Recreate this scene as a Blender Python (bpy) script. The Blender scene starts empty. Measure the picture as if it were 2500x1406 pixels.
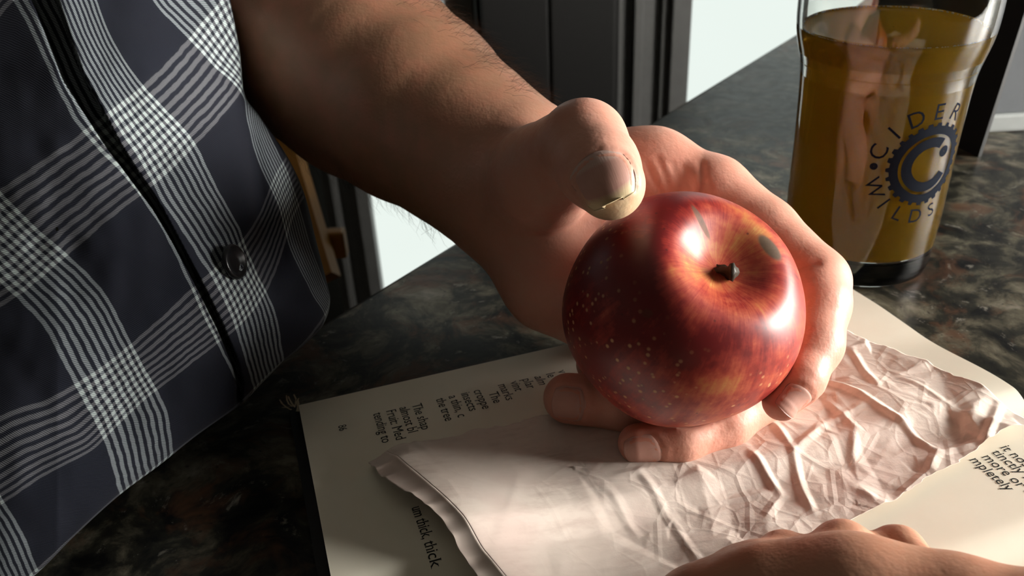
import bpy, bmesh, math, random
import numpy as np
from mathutils import Vector, Matrix

# ------------------------------------------------------------------ camera, light, exposure
scene = bpy.context.scene
COL = scene.collection
FPX = 2100.0                       # focal length in pixels of the 2500 px frame
CAM = np.array([0.0, 0.0, 0.21])   # 21 cm above the counter (counter top is z = 0)
PITCH, ROLL = math.radians(30), math.radians(-3)
FW = np.array([0, math.cos(PITCH), -math.sin(PITCH)])
_up = np.array([0, math.sin(PITCH), math.cos(PITCH)])
_rt = np.array([1.0, 0, 0])
RT = _rt*math.cos(ROLL) + _up*math.sin(ROLL)
UP = _up*math.cos(ROLL) - _rt*math.sin(ROLL)

cd = bpy.data.cameras.new('camera')
cam = bpy.data.objects.new('camera', cd)
COL.objects.link(cam)
cam.matrix_world = Matrix(((RT[0], UP[0], -FW[0], CAM[0]), (RT[1], UP[1], -FW[1], CAM[1]),
                           (RT[2], UP[2], -FW[2], CAM[2]), (0, 0, 0, 1)))
cd.sensor_width = 36
cd.lens = FPX/2500*36
cd.clip_start = 0.01
cd.dof.use_dof = True
cd.dof.focus_distance = 0.275
cd.dof.aperture_fstop = 20.0
scene.camera = cam

world = bpy.data.worlds.new('world')
scene.world = world
world.use_nodes = True
wb = world.node_tree.nodes['Background']
wb.inputs[0].default_value = (0, 0, 0, 1)
wb.inputs[1].default_value = 0.0

scene.view_settings.view_transform = 'Standard'
scene.view_settings.look = 'None'
scene.view_settings.gamma = 1
scene.view_settings.use_curve_mapping = False
scene.view_settings.exposure = 0.0
WINDOW_LIGHT = 82.0                # daylight behind the window at the right
DOOR_LIGHT = 0.95                  # pale daylight in the glazed panels at the back

def ray(x, y):
    x = np.asarray(x, float)[..., None]; y = np.asarray(y, float)[..., None]
    return FW + RT*(x-1250)/FPX - UP*(y-703)/FPX
def P(x, y, d):
    return CAM + ray(x, y)*np.asarray(d, float)[..., None]
def Pz(x, y, z):
    r = ray(x, y); t = (z-CAM[2])/r[..., 2]
    return CAM + r*np.asarray(t)[..., None]

# ------------------------------------------------------------------ helpers
def link(o, parent=None):
    COL.objects.link(o)
    if parent is not None: o.parent = parent
    return o
def tag(o, label=None, cat=None, group=None, kind=None):
    if label: o['label'] = label
    if cat: o['category'] = cat
    if group: o['group'] = group
    if kind: o['kind'] = kind
    return o
def empty(name, loc=(0, 0, 0)):
    o = bpy.data.objects.new(name, None); o.location = loc; o.empty_display_size = 0.02
    return link(o)
def mesh(name, v, f, mat=None, parent=None, smooth=True):
    me = bpy.data.meshes.new(name)
    v = np.asarray(v, float)
    if parent is not None:
        v = v - np.array(parent.matrix_basis.translation)
    me.from_pydata(v.tolist(), [], f if isinstance(f, list) else f.tolist())
    me.update()
    if smooth: me.polygons.foreach_set('use_smooth', [True]*len(me.polygons))
    o = bpy.data.objects.new(name, me)
    if mat: me.materials.append(mat)
    return link(o, parent)
def grid_faces(n, m, wrap_n=False, wrap_m=False):
    i = np.arange(n if wrap_n else n-1); j = np.arange(m if wrap_m else m-1)
    I, J = np.meshgrid(i, j, indexing='ij')
    a = I*m+J; b = ((I+1) % n)*m+J; c = ((I+1) % n)*m+(J+1) % m; d = I*m+(J+1) % m
    return np.stack([a, b, c, d], -1).reshape(-1, 4)
def fattr(o, name, val):
    a = o.data.attributes.new(name, 'FLOAT', 'POINT'); a.data.foreach_set('value', np.asarray(val, np.float32).ravel())
def vattr(o, name, val):
    a = o.data.attributes.new(name, 'FLOAT_VECTOR', 'POINT'); a.data.foreach_set('vector', np.asarray(val, np.float32).ravel())
def box_bm(bm, lo, hi, bev=0.0):
    r = bmesh.ops.create_cube(bm, size=1.0)
    for v in r['verts']:
        v.co = Vector([(lo[k]+hi[k])/2 + v.co[k]*(hi[k]-lo[k]) for k in range(3)])
    if bev > 0:
        es = list({e for v in r['verts'] for e in v.link_edges})
        bmesh.ops.bevel(bm, geom=es, offset=bev, segments=2, profile=0.6, affect='EDGES')
def bm_obj(name, bm, mat, parent=None, smooth=False):
    if parent is not None:
        bmesh.ops.translate(bm, verts=bm.verts, vec=-Vector(parent.matrix_basis.translation))
    me = bpy.data.meshes.new(name); bm.to_mesh(me); bm.free()
    if smooth: me.polygons.foreach_set('use_smooth', [True]*len(me.polygons))
    me.materials.append(mat)
    return link(bpy.data.objects.new(name, me), parent)
def box(name, lo, hi, mat, parent=None, bev=0.0):
    bm = bmesh.new(); box_bm(bm, lo, hi, bev)
    return bm_obj(name, bm, mat, parent)
def lathe(prof, seg=96, axis_o=(0, 0, 0)):
    prof = np.array(prof); th = np.linspace(0, 2*np.pi, seg, endpoint=False)
    v = np.stack([prof[:, None, 0]*np.cos(th), prof[:, None, 0]*np.sin(th), prof[:, None, 1]+0*th], -1)
    return v.reshape(-1, 3)+np.array(axis_o), grid_faces(len(prof), seg, wrap_m=True)
def sm(a, b, x):
    t = np.clip((x-a)/(b-a), 0, 1); return t*t*(3-2*t)

# deterministic smooth value noise for geometry
_rng = np.random.default_rng(7)
_tab = _rng.random((64, 64))
def vnoise(x, y):
    xi = np.floor(x).astype(int); yi = np.floor(y).astype(int)
    fx = x-xi; fy = y-yi; fx = fx*fx*(3-2*fx); fy = fy*fy*(3-2*fy)
    g = lambda a, b: _tab[a % 64, b % 64]
    return (g(xi, yi)*(1-fx)+g(xi+1, yi)*fx)*(1-fy)+(g(xi, yi+1)*(1-fx)+g(xi+1, yi+1)*fx)*fy - .5

# ------------------------------------------------------------------ materials
class NT:
    def __init__(s, name):
        s.m = bpy.data.materials.new(name); s.m.use_nodes = True
        s.t = s.m.node_tree; s.n = s.t.nodes; s.l = s.t.links
        s.b = s.n['Principled BSDF']; s.out = s.n['Material Output']
    def node(s, ty, **kw):
        n = s.n.new(ty)
        for k, v in kw.items(): setattr(n, k, v)
        return n
    def set(s, sock, v):
        if hasattr(v, 'is_output') or isinstance(v, bpy.types.NodeSocket): s.l.new(v, sock)
        elif isinstance(v, (tuple, list)) and len(v) == 3 and sock.type == 'RGBA': sock.default_value = (*v, 1)
        else: sock.default_value = v
    def math(s, op, a, b=0.0, c=None, clamp=False):
        n = s.node('ShaderNodeMath', operation=op, use_clamp=clamp)
        s.set(n.inputs[0], a); s.set(n.inputs[1], b)
        if c is not None: s.set(n.inputs[2], c)
        return n.outputs[0]
    def mix(s, f, a, b, mode='MIX'):
        n = s.node('ShaderNodeMix', data_type='RGBA', blend_type=mode)
        s.set(n.inputs[0], f); s.set(n.inputs[6], a); s.set(n.inputs[7], b)
        return n.outputs[2]
    def coord(s, kind='Object'):
        return s.node('ShaderNodeTexCoord').outputs[kind]
    def mapping(s, vec, scale=(1, 1, 1), rot=(0, 0, 0), loc=(0, 0, 0)):
        n = s.node('ShaderNodeMapping'); s.l.new(vec, n.inputs[0])
        n.inputs[1].default_value = loc; n.inputs[2].default_value = rot; n.inputs[3].default_value = scale
        return n.outputs[0]
    def noise(s, vec, scale, detail=3, rough=.55, dist=0, col=False):
        n = s.node('ShaderNodeTexNoise'); s.l.new(vec, n.inputs['Vector'])
        n.inputs['Scale'].default_value = scale; n.inputs['Detail'].default_value = detail
        n.inputs['Roughness'].default_value = rough; n.inputs['Distortion'].default_value = dist
        return n.outputs[1 if col else 0]
    def voro(s, vec, scale, feature='F1', out='Distance', rnd=1.0):
        n = s.node('ShaderNodeTexVoronoi', feature=feature); s.l.new(vec, n.inputs['Vector'])
        n.inputs['Scale'].default_value = scale; n.inputs['Randomness'].default_value = rnd
        return n.outputs[out]
    def ramp(s, fac, stops, interp='LINEAR'):
        n = s.node('ShaderNodeValToRGB'); s.set(n.inputs[0], fac); r = n.color_ramp; r.interpolation = interp
        while len(r.elements) < len(stops): r.elements.new(0.5)
        for e, (p, c) in zip(r.elements, stops):
            e.position = p; e.color = (*c, 1) if isinstance(c, tuple) else (c, c, c, 1)
        return n.outputs[0]
    def attr(s, name, out='Fac'):
        n = s.node('ShaderNodeAttribute'); n.attribute_name = name; return n.outputs[out]
    def bump(s, h, strength=.3, dist=.001, prev=None):
        n = s.node('ShaderNodeBump'); s.set(n.inputs['Height'], h)
        n.inputs['Strength'].default_value = strength; n.inputs['Distance'].default_value = dist
        if prev is not None: s.l.new(prev, n.inputs['Normal'])
        s.l.new(n.outputs[0], s.b.inputs['Normal']); return n.outputs[0]
    def base(s, col=None, rough=None, spec=None, **kw):
        if col is not None: s.set(s.b.inputs['Base Color'], col)
        if rough is not None: s.set(s.b.inputs['Roughness'], rough)
        if spec is not None: s.set(s.b.inputs['Specular IOR Level'], spec)
        for k, v in kw.items(): s.set(s.b.inputs[k.replace('_', ' ')], v)
        return s

def srgb(r, g, b):
    f = lambda c: (c/255/12.92 if c/255 <= .04045 else ((c/255+.055)/1.055)**2.4)
    return (f(r), f(g), f(b))

def mat_plain(name, col, rough=.5, spec=.5, noise_amt=.15, scale=60, **kw):
    m = NT(name); o = m.coord(); n = m.noise(o, scale, 4)
    c = m.mix(n, tuple(x*(1-noise_amt) for x in col), tuple(min(1, x*(1+noise_amt)) for x in col))
    m.base(c, rough, spec, **kw); m.bump(n, .1, .0005)
    return m.m

def mat_granite():
    m = NT('granite'); o = m.coord()
    d = m.noise(o, 14, 3, .5, col=True)
    w = m.mix(.06, o, d)
    n1 = m.noise(w, 55, 5, .65)
    n2 = m.noise(w, 130, 5, .7)
    n3 = m.noise(m.mapping(w, (1, 1, 1), loc=(3, 1, 2)), 38, 4, .7)
    c = m.ramp(n1, [(.36, (.004, .004, .004)), (.48, (.024, .023, .017)), (.6, (.105, .094, .066)), (.72, (.21, .19, .15))])
    brown = m.ramp(n3, [(.53, 0.0), (.66, 1.0)])
    c = m.mix(m.math('MULTIPLY', brown, .75), c, (.10, .048, .026))
    fleck = m.ramp(n2, [(.61, 0.0), (.70, 1.0)])
    c = m.mix(m.math('MULTIPLY', fleck, .8), c, (.22, .205, .175))
    v = m.voro(w, 240)
    dark = m.ramp(v, [(.08, 1.0), (.2, 0.0)])
    c = m.mix(m.math('MULTIPLY', dark, .6), c, (.004, .004, .005))
    m.base(c, m.ramp(n2, [(.3, .30), (.8, .44)]), .26)
    m.bump(n2, .04, .0004)
    return m.m

def mat_skin(name, brown, pink, sss=.12):
    m = NT(name); o = m.coord()
    t = m.attr('pink')
    n = m.noise(o, 90, 4, .6); n2 = m.noise(o, 420, 3, .6); n3 = m.noise(o, 28, 3, .5)
    c = m.mix(t, brown, pink)
    c = m.mix(m.ramp(n, [(.38, 0.0), (.7, .30)]), c, tuple(x*y for x, y in zip(pink, (.95, .62, .55))))
    c = m.mix(m.ramp(n3, [(.45, 0.0), (.75, .22)]), c, tuple(x*y for x, y in zip(brown, (.75, .68, .6))))
    red = m.attr('red')
    c = m.mix(m.math('MULTIPLY', red, .55), c, (.42, .115, .075))
    pale = m.attr('pale')
    c = m.mix(m.math('MULTIPLY', pale, .8), c, (.66, .52, .30))
    m.base(c, m.ramp(n2, [(.3, .40), (.7, .56)]), .42)
    m.b.inputs['Subsurface Weight'].default_value = sss
    m.b.inputs['Subsurface Radius'].default_value = (1.0, .35, .2)
    m.b.inputs['Subsurface Scale'].default_value = .004
    cell = m.voro(m.mapping(o, (1, 1, 1)), 900, 'F1')
    b = m.bump(cell, .10, .0004)
    b = m.bump(n2, .16, .0006, b)
    m.bump(n, .16, .0022, b)
    return m.m

def mat_plaid():
    m = NT('plaid_cotton')
    uv = m.attr('fabric', 'Vector')
    sep = m.node('ShaderNodeSeparateXYZ'); 
    wob = m.noise(m.mapping(uv, (9, 9, 9)), 1.0, 2, .5, col=True)
    wv = m.node('ShaderNodeVectorMath', operation='MULTIPLY_ADD')
    m.l.new(wob, wv.inputs[0]); wv.inputs[1].default_value = (.018, .018, 0); m.l.new(uv, wv.inputs[2])
    m.l.new(wv.outputs[0], sep.inputs[0])
    def family(x, nlines):
        fr = m.math('SUBTRACT', m.math('FRACT', m.math('ADD', x, .5)), .5)
        ab = m.math('ABSOLUTE', fr)
        band = m.math('LESS_THAN', ab, .2)
        ph = m.math('FRACT', m.math('MULTIPLY', m.math('ADD', fr, .2), nlines/.4))
        tri = m.math('ABSOLUTE', m.math('SUBTRACT', ph, .5))       # 0 at line centre .. .5 between
        line = m.ramp(tri, [(.20, 1.0), (.32, 0.0)])
        return m.math('MULTIPLY', band, line)
    a = family(sep.outputs[0], 9); b = family(sep.outputs[1], 9)
    # twill: fine diagonal ribs break the threads up
    tw = m.math('ADD', m.math('MULTIPLY', sep.outputs[0], 170.0), m.math('MULTIPLY', sep.outputs[1], 130.0))
    rib = m.math('SINE', m.math('MULTIPLY', tw, 3.0))
    ribn = m.math('MULTIPLY_ADD', rib, .5, .5)
    n = m.noise(uv, 160, 2)
    base = m.mix(ribn, (.0062, .0072, .0135), (.0118, .0135, .0220))
    lightA = m.mix(ribn, (.10, .12, .135), (.28, .31, .325))
    lightB = m.mix(ribn, (.058, .060, .070), (.165, .168, .182))
    c = m.mix(m.math('MULTIPLY', b, .80), base, lightB)
    c = m.mix(m.math('MULTIPLY', a, .85), c, lightA)
    both = m.math('MULTIPLY', a, b)
    c = m.mix(m.math('MULTIPLY', both, .9), c, m.mix(ribn, (.30, .355, .355), (.50, .57, .56)))
    m.base(c, .85, .2)
    m.b.inputs['Sheen Weight'].default_value = .03
    m.bump(m.math('ADD', m.math('MULTIPLY', rib, .5), n), .22, .0003)
    return m.m

def mat_apple():
    m = NT('apple_skin'); 
    q = m.attr('polar', 'Vector')     # (cos, sin of the angle about the stem, latitude)
    o = m.coord()
    s1 = m.noise(m.mapping(q, (1, 1, .22)), 9.0, 5, .65)
    s2 = m.noise(m.mapping(q, (1, 1, .12)), 26.0, 4, .6)
    st = m.math('ADD', m.math('MULTIPLY', s1, .55), m.math('MULTIPLY', s2, .45))
    blotch = m.noise(o, 45, 4, .6)
    yel = m.attr('yellow')
    fine = m.noise(o, 190, 4, .65)
    f = m.math('ADD', m.math('ADD', m.math('MULTIPLY', m.math('SUBTRACT', st, .5), .95), m.math('MULTIPLY', m.math('SUBTRACT', fine, .5), .8)), m.math('MULTIPLY', m.math('SUBTRACT', blotch, .5), 1.5))
    f = m.math('ADD', f, yel)
    c = m.ramp(f, [(.0, (.17, .010, .011)), (.22, (.31, .030, .021)), (.42, (.45, .085, .042)), (.62, (.50, .17, .055)), (.85, (.60, .36, .11)), (1.0, (.62, .45, .17))])
    # lenticels: pale dots
    v = m.voro(m.mapping(o, (1, 1, 1)), 360, 'F1')
    vr = m.voro(m.mapping(o, (1, 1, 1)), 360, 'F1', 'Color')
    pick = m.math('GREATER_THAN', vr, .38)
    dot = m.math('MULTIPLY', m.ramp(v, [(.13, 1.0), (.29, 0.0)]), pick)
    dot = m.math('MULTIPLY', dot, m.attr('dots'))
    c = m.mix(m.math('MULTIPLY', dot, .9), c, (.78, .48, .22))
    v2 = m.voro(m.mapping(o, (1, 1, 1), loc=(.3, .1, .2)), 120, 'F1')
    dk = m.ramp(v2, [(.035, 1.0), (.07, 0.0)])
    c = m.mix(m.math('MULTIPLY', dk, .7), c, (.06, .012, .012))
    scab = m.attr('scab')
    sn = m.noise(o, 500, 4, .7)
    c = m.mix(scab, c, m.mix(sn, (.05, .035, .02), (.15, .095, .05)))
    m.base(c, m.math('ADD', m.math('MULTIPLY', scab, .3), m.ramp(blotch, [(.3, .34), (.7, .46)])), .5)
    m.b.inputs['Subsurface Weight'].default_value = .05
    m.b.inputs['Subsurface Scale'].default_value = .003
    m.bump(m.math('ADD', blotch, m.math('MULTIPLY', dot, .3)), .12, .001)
    return m.m

def mat_paper(name, a, b, smear=0.0, rough=.75):
    m = NT(name); o = m.coord()
    n = m.noise(o, 25, 4, .6); n2 = m.noise(o, 600, 3, .6)
    c = m.mix(m.ramp(n, [(.35, 0.0), (.7, 1.0)]), a, b)
    if smear:
        g = m.attr('sheet', 'Vector')          # sheet coordinates in metres
        s = m.noise(m.mapping(g, (90, 300, 1)), 1.0, 4, .6)
        k = m.noise(m.mapping(g, (45, 45, 1)), 1.0, 3, .5)
        t = m.math('MULTIPLY', m.ramp(s, [(.44, 0.0), (.70, 1.0)]), m.ramp(k, [(.42, 0.0), (.62, 1.0)]))
        c = m.mix(m.math('MULTIPLY', t, smear), c, tuple(x*y for x, y in zip(a, (.62, .52, .50))))
        pk = m.noise(m.mapping(g, (30, 30, 1), loc=(4, 2, 0)), 1.0, 2, .5)
        c = m.mix(m.ramp(pk, [(.52, 0.0), (.72, .6)]), c, tuple(x*y for x, y in zip(a, (.98, .88, .90))))
    m.base(c, rough, .3)
    if smear:
        e1 = m.voro(m.mapping(g, (48, 48, 1)), 1.0, 'DISTANCE_TO_EDGE'); e2 = m.voro(m.mapping(g, (115, 115, 1), loc=(3, 5, 0)), 1.0, 'DISTANCE_TO_EDGE')
        k1 = m.ramp(e1, [(.0, 1.0), (.06, 0.0)]); k2 = m.ramp(e2, [(.0, 1.0), (.09, 0.0)])
        wr = m.noise(m.mapping(g, (140, 140, 1)), 1.0, 4, .65)
        hh = m.math('ADD', m.math('MULTIPLY', k1, .6), m.math('ADD', m.math('MULTIPLY', k2, .25), m.math('MULTIPLY', wr, 1.1)))
        m.bump(m.math('MULTIPLY', hh, m.attr('crumple')), .26, .0011)
    else: m.bump(n2, .06, .0003)
    return m.m

def mat_glass(name, col=(1, 1, 1), ior=1.45, rough=0.0):
    m = NT(name)
    m.base(col, rough, .5, Transmission_Weight=1.0, IOR=ior)
    return m.m

def mat_cider(name='cider_liquid', ior=1.09):
    m = NT(name); o = m.coord()
    n = m.noise(o, 12, 2)
    m.base(m.mix(n, (.80, .50, .045), (.86, .58, .075)), 0.03, .5, Transmission_Weight=1.0, IOR=ior)
    haze = m.node('ShaderNodeBsdfTranslucent'); haze.inputs[0].default_value = (.36, .23, .020, 1)
    dif = m.node('ShaderNodeBsdfDiffuse'); dif.inputs[0].default_value = (.24, .145, .016, 1)
    a1 = m.node('ShaderNodeMixShader'); a1.inputs[0].default_value = .5
    m.l.new(haze.outputs[0], a1.inputs[1]); m.l.new(dif.outputs[0], a1.inputs[2])
    mx = m.node('ShaderNodeMixShader'); mx.inputs[0].default_value = .84
    m.l.new(m.b.outputs[0], mx.inputs[1]); m.l.new(a1.outputs[0], mx.inputs[2])
    m.l.new(mx.outputs[0], m.out.inputs[0])
    return m.m

def mat_emit(name, col, strength):
    m = NT(name); o = m.coord(); n = m.noise(o, 2.5, 2)
    e = m.node('ShaderNodeEmission'); e.inputs[1].default_value = strength
    m.l.new(m.mix(n, tuple(x*.94 for x in col), col), e.inputs[0])
    m.l.new(e.outputs[0], m.out.inputs[0]); return m.m

def mat_wood(name, a, b, rough=.4):
    m = NT(name); o = m.coord()
    n = m.noise(m.mapping(o, (14, 14, 1.5)), 3.0, 5, .6, .6)
    m.base(m.mix(n, a, b), rough, .4); m.bump(n, .12, .001); return m.m

M = dict(
    granite=mat_granite(),
    skin=mat_skin('skin_tanned', (.37, .190, .112), (.70, .355, .265)),
    skin2=mat_skin('skin_second_person', (.44, .215, .13), (.56, .29, .19)),  # own skin colour of the second person's hand
    plaid=mat_plaid(), apple=mat_apple(),
    page=mat_paper('page_cream', (.83, .775, .64), (.88, .83, .70)),
    pages=mat_paper('page_edges', (.58, .52, .38), (.70, .64, .48)),
    sheet=mat_paper('crumpled_sheet', (.66, .555, .485), (.76, .665, .59), smear=.42),
    ink=mat_plain('printing_ink', (.018, .016, .014), .7, .2),
    cover=mat_plain('book_cloth', (.012, .012, .013), .6, .4),
    glass=mat_glass('clear_glass', (.97, .98, .96)), cider=mat_cider(), cider_top=mat_cider('cider_surface', 1.34),
    print=mat_plain('glass_print', (.008, .010, .016), .9, .05),
    black=mat_plain('black_card', (.010, .010, .010), .5, .4),
    grey=mat_plain('galvanised_grey', (.14, .15, .16), .45, .5),
    white_rim=mat_plain('pale_rim', (.36, .38, .37), .5, .5),
    faint=mat_plain('faint_print', (.06, .045, .03), .6, .3),
    dark=mat_plain('dark_cabinet', (.012, .0115, .011), .6, .3),
    frame=mat_plain('grey_frame', (.13, .13, .125), .5, .4),
    frame2=mat_plain('dark_frame', (.045, .043, .036), .5, .4),
    wall=mat_plain('wall_paint', (.05, .048, .042), .9, .2),
    paint=mat_plain('room_paint', (.23, .215, .19), .9, .2),
    floor=mat_wood('floor_boards', (.02, .013, .008), (.035, .023, .014), .5),
    amber=mat_wood('amber_wood', (.25, .105, .012), (.33, .15, .02), .45),
    daylight=mat_emit('daylight_pane', (.91, 1.0, .94), DOOR_LIGHT),
    windowlight=mat_emit('window_sky', (1.0, .965, .90), WINDOW_LIGHT),
    button=mat_plain('black_button', (.006, .006, .007), .3, .35),
    stem=mat_plain('apple_stem', (.035, .026, .016), .5, .5, .7, 700),
    hair=mat_plain('body_hair', (.055, .032, .018), .5, .4),
)

def mat_nail():
    m = NT('nail'); q = m.attr('nailuv', 'Vector')
    s = m.node('ShaderNodeSeparateXYZ'); m.l.new(q, s.inputs[0])   # x 0 root..1 tip, y -1..1 across
    o = m.coord(); n = m.noise(o, 300, 3)
    x = m.math('ADD', s.outputs[0], m.math('MULTIPLY', m.math('MULTIPLY', s.outputs[1], s.outputs[1]), .14))
    lun = m.ramp(x, [(.22, 1.0), (.30, 0.0)])
    c = m.mix(n, (.50, .27, .215), (.58, .32, .26))
    c = m.mix(m.math('MULTIPLY', lun, m.math('MULTIPLY_ADD', s.outputs[2], .35, .15)), c, (.62, .47, .42))
    free = m.math('MULTIPLY', m.ramp(x, [(.80, 0.0), (.92, 1.0)]), s.outputs[2])
    c = m.mix(m.math('MULTIPLY', free, .9), c, (.70, .56, .33))
    m.base(c, .46, .4)
    st = m.noise(m.mapping(q, (2, 22, 1)), 1.0, 3)
    m.bump(st, .12, .0004); return m.m
M['nail'] = mat_nail()

# ------------------------------------------------------------------ the room
CT = np.array([.614, .789, 0]); CN = np.array([.789, -.614, 0])      # counter edge direction, and inward normal
E0 = Pz(820, 765, 0.0)
def build_room():
    tag(box('floor', (-2.6, -2.4, -.96), (2.0, 2.4, -.92), M['floor']), kind='structure')
    tag(box('wall_back', (-2.6, 1.84, -.92), (2.0, 1.9, 1.7), M['wall']), kind='structure')
    # right wall with a window opening
    wy0, wy1, wz0, wz1 = -.12, .54, .05, .50
    bm = bmesh.new()
    box_bm(bm, (1.36, -2.4, -.92), (1.42, wy0, 1.7)); box_bm(bm, (1.36, wy1, -.92), (1.42, 1.84, 1.7))
    box_bm(bm, (1.36, wy0, -.92), (1.42, wy1, wz0)); box_bm(bm, (1.36, wy0, wz1), (1.42, wy1, 1.7))
    tag(bm_obj('wall_right', bm, M['paint']), kind='structure')
    w = tag(empty('window_right_offscreen', (1.36, (wy0+wy1)/2, wz0)), kind='structure')
    ym = (wy0+wy1)/2; zm = (wz0+wz1)/2
    for nm, a, b, c, d in (('lower_near', wy0, ym-.02, wz0, zm-.015), ('lower_far', ym+.02, wy1, wz0, zm-.015), ('upper_near', wy0, ym-.02, zm+.015, wz1), ('upper_far', ym+.02, wy1, zm+.015, wz1)):
        box(nm+'_pane_offscreen', (1.385, a, c), (1.395, b, d), M['windowlight'], w)
    for lo, hi in (((1.34, ym-.02, wz0), (1.40, ym+.02, wz1)), ((1.345, wy0, zm-.015), (1.398, wy1, zm+.015)),
                   ((1.33, wy0-.05, wz0-.05), (1.36, wy1+.05, wz0)), ((1.33, wy0-.05, wz1), (1.36, wy1+.05, wz1+.05)),
                   ((1.33, wy0-.05, wz0), (1.36, wy0, wz1)), ((1.33, wy1, wz0), (1.36, wy1+.05, wz1))):
        box('window_frame', lo, hi, M['frame'], w, .003)
    tag(box('wall_front', (-2.6, -2.46, -.92), (1.36, -2.40, 1.7), M['paint']), kind='structure')
    tag(box('wall_left', (-2.66, -2.46, -.92), (-2.60, 1.90, 1.7), M['paint']), kind='structure')
    tag(box('ceiling', (-2.66, -2.46, 1.7), (1.42, 1.90, 1.76), M['paint']), kind='structure')
    # back: two glazed doors with pale daylight, either side of a dark cabinet
    for n, (x0, x1) in enumerate(((-.29, -.10), (.368, .90))):
        d = tag(empty('door_%d' % (n+1), ((x0+x1)/2, 1.72, -.92)), kind='structure')
        box('pane', (x0, 1.70, -.86), (x1, 1.708, .95), M['daylight'], d)
        xl = x0-.10 if n == 0 else x0-.137
        for k, (a, b, mt, yo) in enumerate(((0, .22, 'frame', .010), (.22, .34, 'frame', -.014), (.34, .62, 'frame', .014), (.62, .74, 'frame', -.004), (.74, 1.0, 'frame', -.022))):
            w_ = x0-xl
            box('frame_moulding', (xl+a*w_, 1.685+yo, -.92), (xl+b*w_, 1.73, 1.05), M[mt], d, .002)
        box('stile', (x1, 1.675, -.92), (x1+.055, 1.73, 1.05), M['frame'], d, .003)
        box('bottom_rail', (x0, 1.68, -.92), (x1, 1.72, -.86), M['frame'], d, .003)
    c = empty('dark_cabinet', (.09, 1.62, -.92))
    tag(c, 'tall black cabinet standing between the two pale glazed doors', 'cabinet')
    box('body', (-.040, 1.62, -.92), (.225, 1.83, 1.1), M['dark'], c, .004)
    box('door', (-.030, 1.602, -.86), (.092, 1.62, 1.06), M['dark'], c, .004)
    box('door', (.096, 1.602, -.86), (.215, 1.62, 1.06), M['dark'], c, .004)
    h = box('handle', (.080, 1.585, .1), (.086, 1.602, .24), M['frame2'], c, .002)
    # amber wooden chair behind the counter, beside the man
    ch = empty('wooden_chair', (-.30, 1.05, -.92))
    tag(ch, 'amber wooden chair behind the counter, beside the man in the plaid shirt', 'chair')
    p0 = P(712, 392, 1.0); p1 = P(792, 640, 1.0)
    def bar(name, a, b, w, t, parent, mt):
        a = np.array(a); b = np.array(b); d = (b-a)/np.linalg.norm(b-a)
        s = np.cross(d, [0, 1, 0]); s /= np.linalg.norm(s); q = np.cross(s, d)
        v = [a+s*i*w/2+q*j*t/2 for i, j in ((-1, -1), (1, -1), (1, 1), (-1, 1))] + [b+s*i*w/2+q*j*t/2 for i, j in ((-1, -1), (1, -1), (1, 1), (-1, 1))]
        f = [[3, 2, 1, 0], [4, 5, 6, 7], [0, 1, 5, 4], [1, 2, 6, 5], [2, 3, 7, 6], [3, 0, 4, 7]]
        return mesh(name, v, f, mt, parent, False)
    t0 = P(700, 330, 1.06); t1 = P(798, 660, 1.0)
    bar('back_post', t0+(t0-t1)*.4, t1+(t1-t0)*.05, .020, .022, ch, M['amber'])
    q0 = P(700, 630, 1.06)
    bar('back_post', (t0+(t0-t1)*.4)+[-.34, .02, 0], t1+[-.34, .02, 0], .020, .022, ch, M['amber'])
    s0 = P(806, 570, 1.02); s1 = P(812, 688, .99)
    box('back_panel', (s1[0]-.36, s0[1], s1[2]), (s0[0]+.016, s0[1]+.018, s0[2]), M['amber'], ch, .004)
    s1 = np.array([s1[0], s1[1], -.47])
    box('seat', (s1[0]-.40, s0[1]-.36, s1[2]), (s0[0]+.02, s0[1]+.03, s1[2]+.03), M['amber'], ch, .006)
    s0 = s0+np.array([0, -.36, 0])
    for lx in (s1[0]-.37, s0[0]-.012):
        for ly in (s0[1]+.02, s0[1]+.30):
            box('leg', (lx-.016, ly-.016, -.92), (lx+.016, ly+.016, s1[2]+.005), M['frame2'], ch, .003)
    bar('back_rail', t0+[-.33, .02, .03], t0+[0, 0, .03], .05, .018, ch, M['amber'])

def build_counter():
    # slab whose far edge runs along CT; eased edge
    e0 = E0 - CT*.9; e1 = E0 + CT*.86
    def prism(pts, z0, z1, name, mat, parent=None, bev=0):
        bm = bmesh.new()
        b = [bm.verts.new((p[0], p[1], z0)) for p in pts]; t = [bm.verts.new((p[0], p[1], z1)) for p in pts]
        n = len(pts)
        bm.faces.new(t); bm.faces.new(b[::-1])
        for i in range(n): bm.faces.new((b[i], b[(i+1) % n], t[(i+1) % n], t[i]))
        bmesh.ops.recalc_face_normals(bm, faces=bm.faces)
        if bev:
            bmesh.ops.bevel(bm, geom=[e for e in bm.edges if abs((e.verts[0].co-e.verts[1].co).z) < 1e-6], offset=bev, segments=3, profile=.5, affect='EDGES')
        return bm_obj(name, bm, mat, parent)
    W = .74
    pts = [e0, e1, e1+CN*W, e0+CN*W]
    pts = pts[::-1] if np.cross(pts[1]-pts[0], pts[2]-pts[1])[2] < 0 else pts
    t = prism(pts, -.035, 0.0, 'countertop', M['granite'], None, .004)
    tag(t, 'dark speckled granite countertop under the open book and glass', 'countertop')
    i0 = e0+CT*.05+CN*.06; i1 = e1-CT*.05+CN*.06
    pts = [i0, i1, i1+CN*(W-.12), i0+CN*(W-.12)]
    pts = pts[::-1] if np.cross(pts[1]-pts[0], pts[2]-pts[1])[2] < 0 else pts
    c = prism(pts, -.92, -.035, 'counter_base', M['dark'])
    tag(c, 'dark cabinet base carrying the granite countertop', 'cabinet')

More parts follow.
